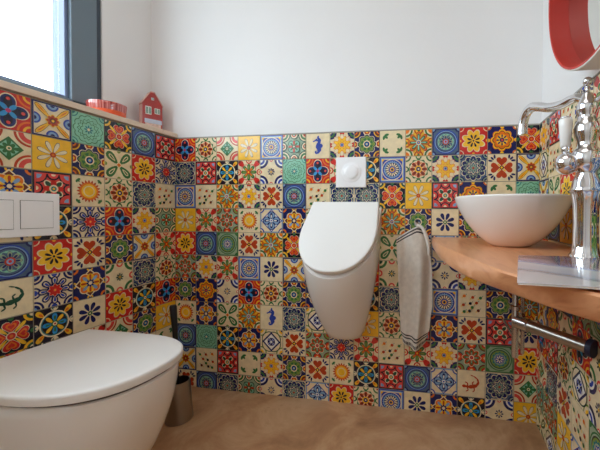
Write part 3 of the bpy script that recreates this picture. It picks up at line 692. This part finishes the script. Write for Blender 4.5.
# ------------------------------------------------------------------ round mirror
t = thing('round_mirror', 'round wall mirror in a deep white ring with red inside', 'mirror', (W+.0085, -.592, 1.347))
MR = .247
def xl(bm, prof, n=96):
    lathe(bm, prof, n, cap0=False, cap1=False)
    bmesh.ops.rotate(bm, verts=bm.verts, matrix=Matrix.Rotation(-PI/2, 3, 'Y'))
bm = bmesh.new(); xl(bm, [(MR-.004,0),(MR+.004,0),(MR+.004,.087),(MR+.0035,.089),(MR+.001,.090)]); sharp(link_mesh('ring', bm, M_white, t, smooth=True))
bm = bmesh.new(); xl(bm, [(MR-.004,0),(MR-.004,.089),(MR-.002,.0905),(MR+.0008,.0902)]); sharp(link_mesh('ring_lining', bm, M_red, t, smooth=True))['label'] = 'red inner face of the ring'
bm = bmesh.new(); lathe(bm, [(MR-.005,.032),(MR-.005,.042)], 96); bmesh.ops.rotate(bm, verts=bm.verts, matrix=Matrix.Rotation(-PI/2, 3, 'Y'))
sharp(link_mesh('mirror_glass', bm, M_mirror, t))

# ------------------------------------------------------------------ ledge ornaments
def stripe_glass():
    m = mat('striped_red_glass', (196, 74, 66), .1, coat=.5)
    nt = m.node_tree; b = nt.nodes['Principled BSDF']; tc = nt.nodes['Texture Coordinate']
    sx = nt.nodes.new('ShaderNodeSeparateXYZ'); at = nt.nodes.new('ShaderNodeMath'); at.operation = 'ARCTAN2'
    nt.links.new(tc.outputs['Object'], sx.inputs[0]); nt.links.new(sx.outputs[0], at.inputs[0]); nt.links.new(sx.outputs[1], at.inputs[1])
    n = nt.nodes.new('ShaderNodeTexNoise'); n.noise_dimensions = '1D'; n.inputs['Scale'].default_value = 7; n.inputs['Detail'].default_value = 4
    nt.links.new(at.outputs[0], n.inputs['W'])
    r = nt.nodes.new('ShaderNodeValToRGB')
    for i, (p, c) in enumerate([(.35,(150,44,38)),(.5,(190,84,74)),(.62,(222,150,142)),(.7,(176,64,56))]):
        e = r.color_ramp.elements[i] if i < 2 else r.color_ramp.elements.new(p)
        e.position = p; e.color = (*lin(c), 1)
    nt.links.new(n.outputs['Fac'], r.inputs['Fac']); nt.links.new(r.outputs['Color'], b.inputs['Base Color'])
    return m
M_sg = stripe_glass(); M_og = mat('orange_glass', (226, 92, 50), .12, coat=.5, var=.12, vscale=30)
t = thing('tealight_bowl', 'low red and pink striped glass bowl on the window ledge', 'bowl', (-.062, -.253, 1.1515))
bm = bmesh.new(); lathe(bm, [(.054,0),(.056,.002),(.058,.020)], 48, cap1=False); link_mesh('lower_band', bm, M_og, t, smooth=True)['label'] = 'orange-red lower band'
bm = bmesh.new(); lathe(bm, [(.058,.020),(.0595,.036),(.061,.048),(.0595,.049),(.058,.040),(.052,.012),(.001,.008)], 48, cap0=False, cap1=False)
link_mesh('bowl', bm, M_sg, t, smooth=True)
M_hred = mat('brick_red_glaze', (166, 44, 36), .25, coat=.3, var=.12, vscale=60, bump=.1)
M_hpink = mat('pale_pink_glaze', (214, 160, 146), .3, var=.1, vscale=60)
M_hwin = mat('pale_green_window_paint', (120, 150, 132), .3, var=.3, vscale=150)
t = thing('house_ornament', 'small red ceramic gabled house on the window ledge by the corner', 'ornament', (-.063, -.061, 1.1515), -.47)
HW, HD = .0375, .020
bm = bmesh.new()
prof = [(-HW,0),(HW,0),(HW,.108),(.008,.160),(-.008,.160),(-HW,.108)]
loft(bm, [[(HD, y, z) for y, z in prof], [(-HD, y, z) for y, z in prof]]); link_mesh('body', bm, M_hred, t, bevel=.002)
bm = bmesh.new()
def slab(bm, pts, x0, x1): loft(bm, [[(x1, y, z) for y, z in pts], [(x0, y, z) for y, z in pts]])
for s in (1, -1): slab(bm, [(s*(HW+.002),.106),(s*(HW+.002),.110),(s*.008,.1625),(s*.008,.1585)], -HD-.001, HD+.0022)
slab(bm, [(-.008,.1605),(.008,.1605),(.008,.1635),(-.008,.1635)], -HD-.001, HD+.0022)
link_mesh('roof_edge', bm, M_hpink, t)
bm = bmesh.new(); box(bm, -HD+.003, HD-.003, -HW-.0012, -HW+.0002, .004, .104); link_mesh('side_wall', bm, M_hpink, t)
for (y, z, a, b) in ((-.016,.080,.011,.017),(.017,.082,.010,.012),(0,.132,.005,.005)):
    bm = bmesh.new(); box(bm, HD+.0001, HD+.0016, y-a, y+a, z-b, z+b); f = link_mesh('window', bm, M_white, t)
    bm = bmesh.new()
    for sx in (-.5,.5):
        box(bm, HD+.0017, HD+.0022, y+sx*a-a*.36, y+sx*a+a*.36, z-b*.8, z+b*.8)
    link_mesh('pane', bm, M_hwin, f)
bm = bmesh.new(); box(bm, HD+.0001, HD+.0026, -.030, .034, .026, .044); link_mesh('awning', bm, mat('pale_blue_glaze', (196,204,222), .3, var=.1, vscale=50), t, bevel=.0008)
bm = bmesh.new(); box(bm, HD+.0001, HD+.002, -.028, .030, .002, .0255); link_mesh('shopfront', bm, mat('cream_shopfront', (222,190,176), .3, var=.25, vscale=90), t)
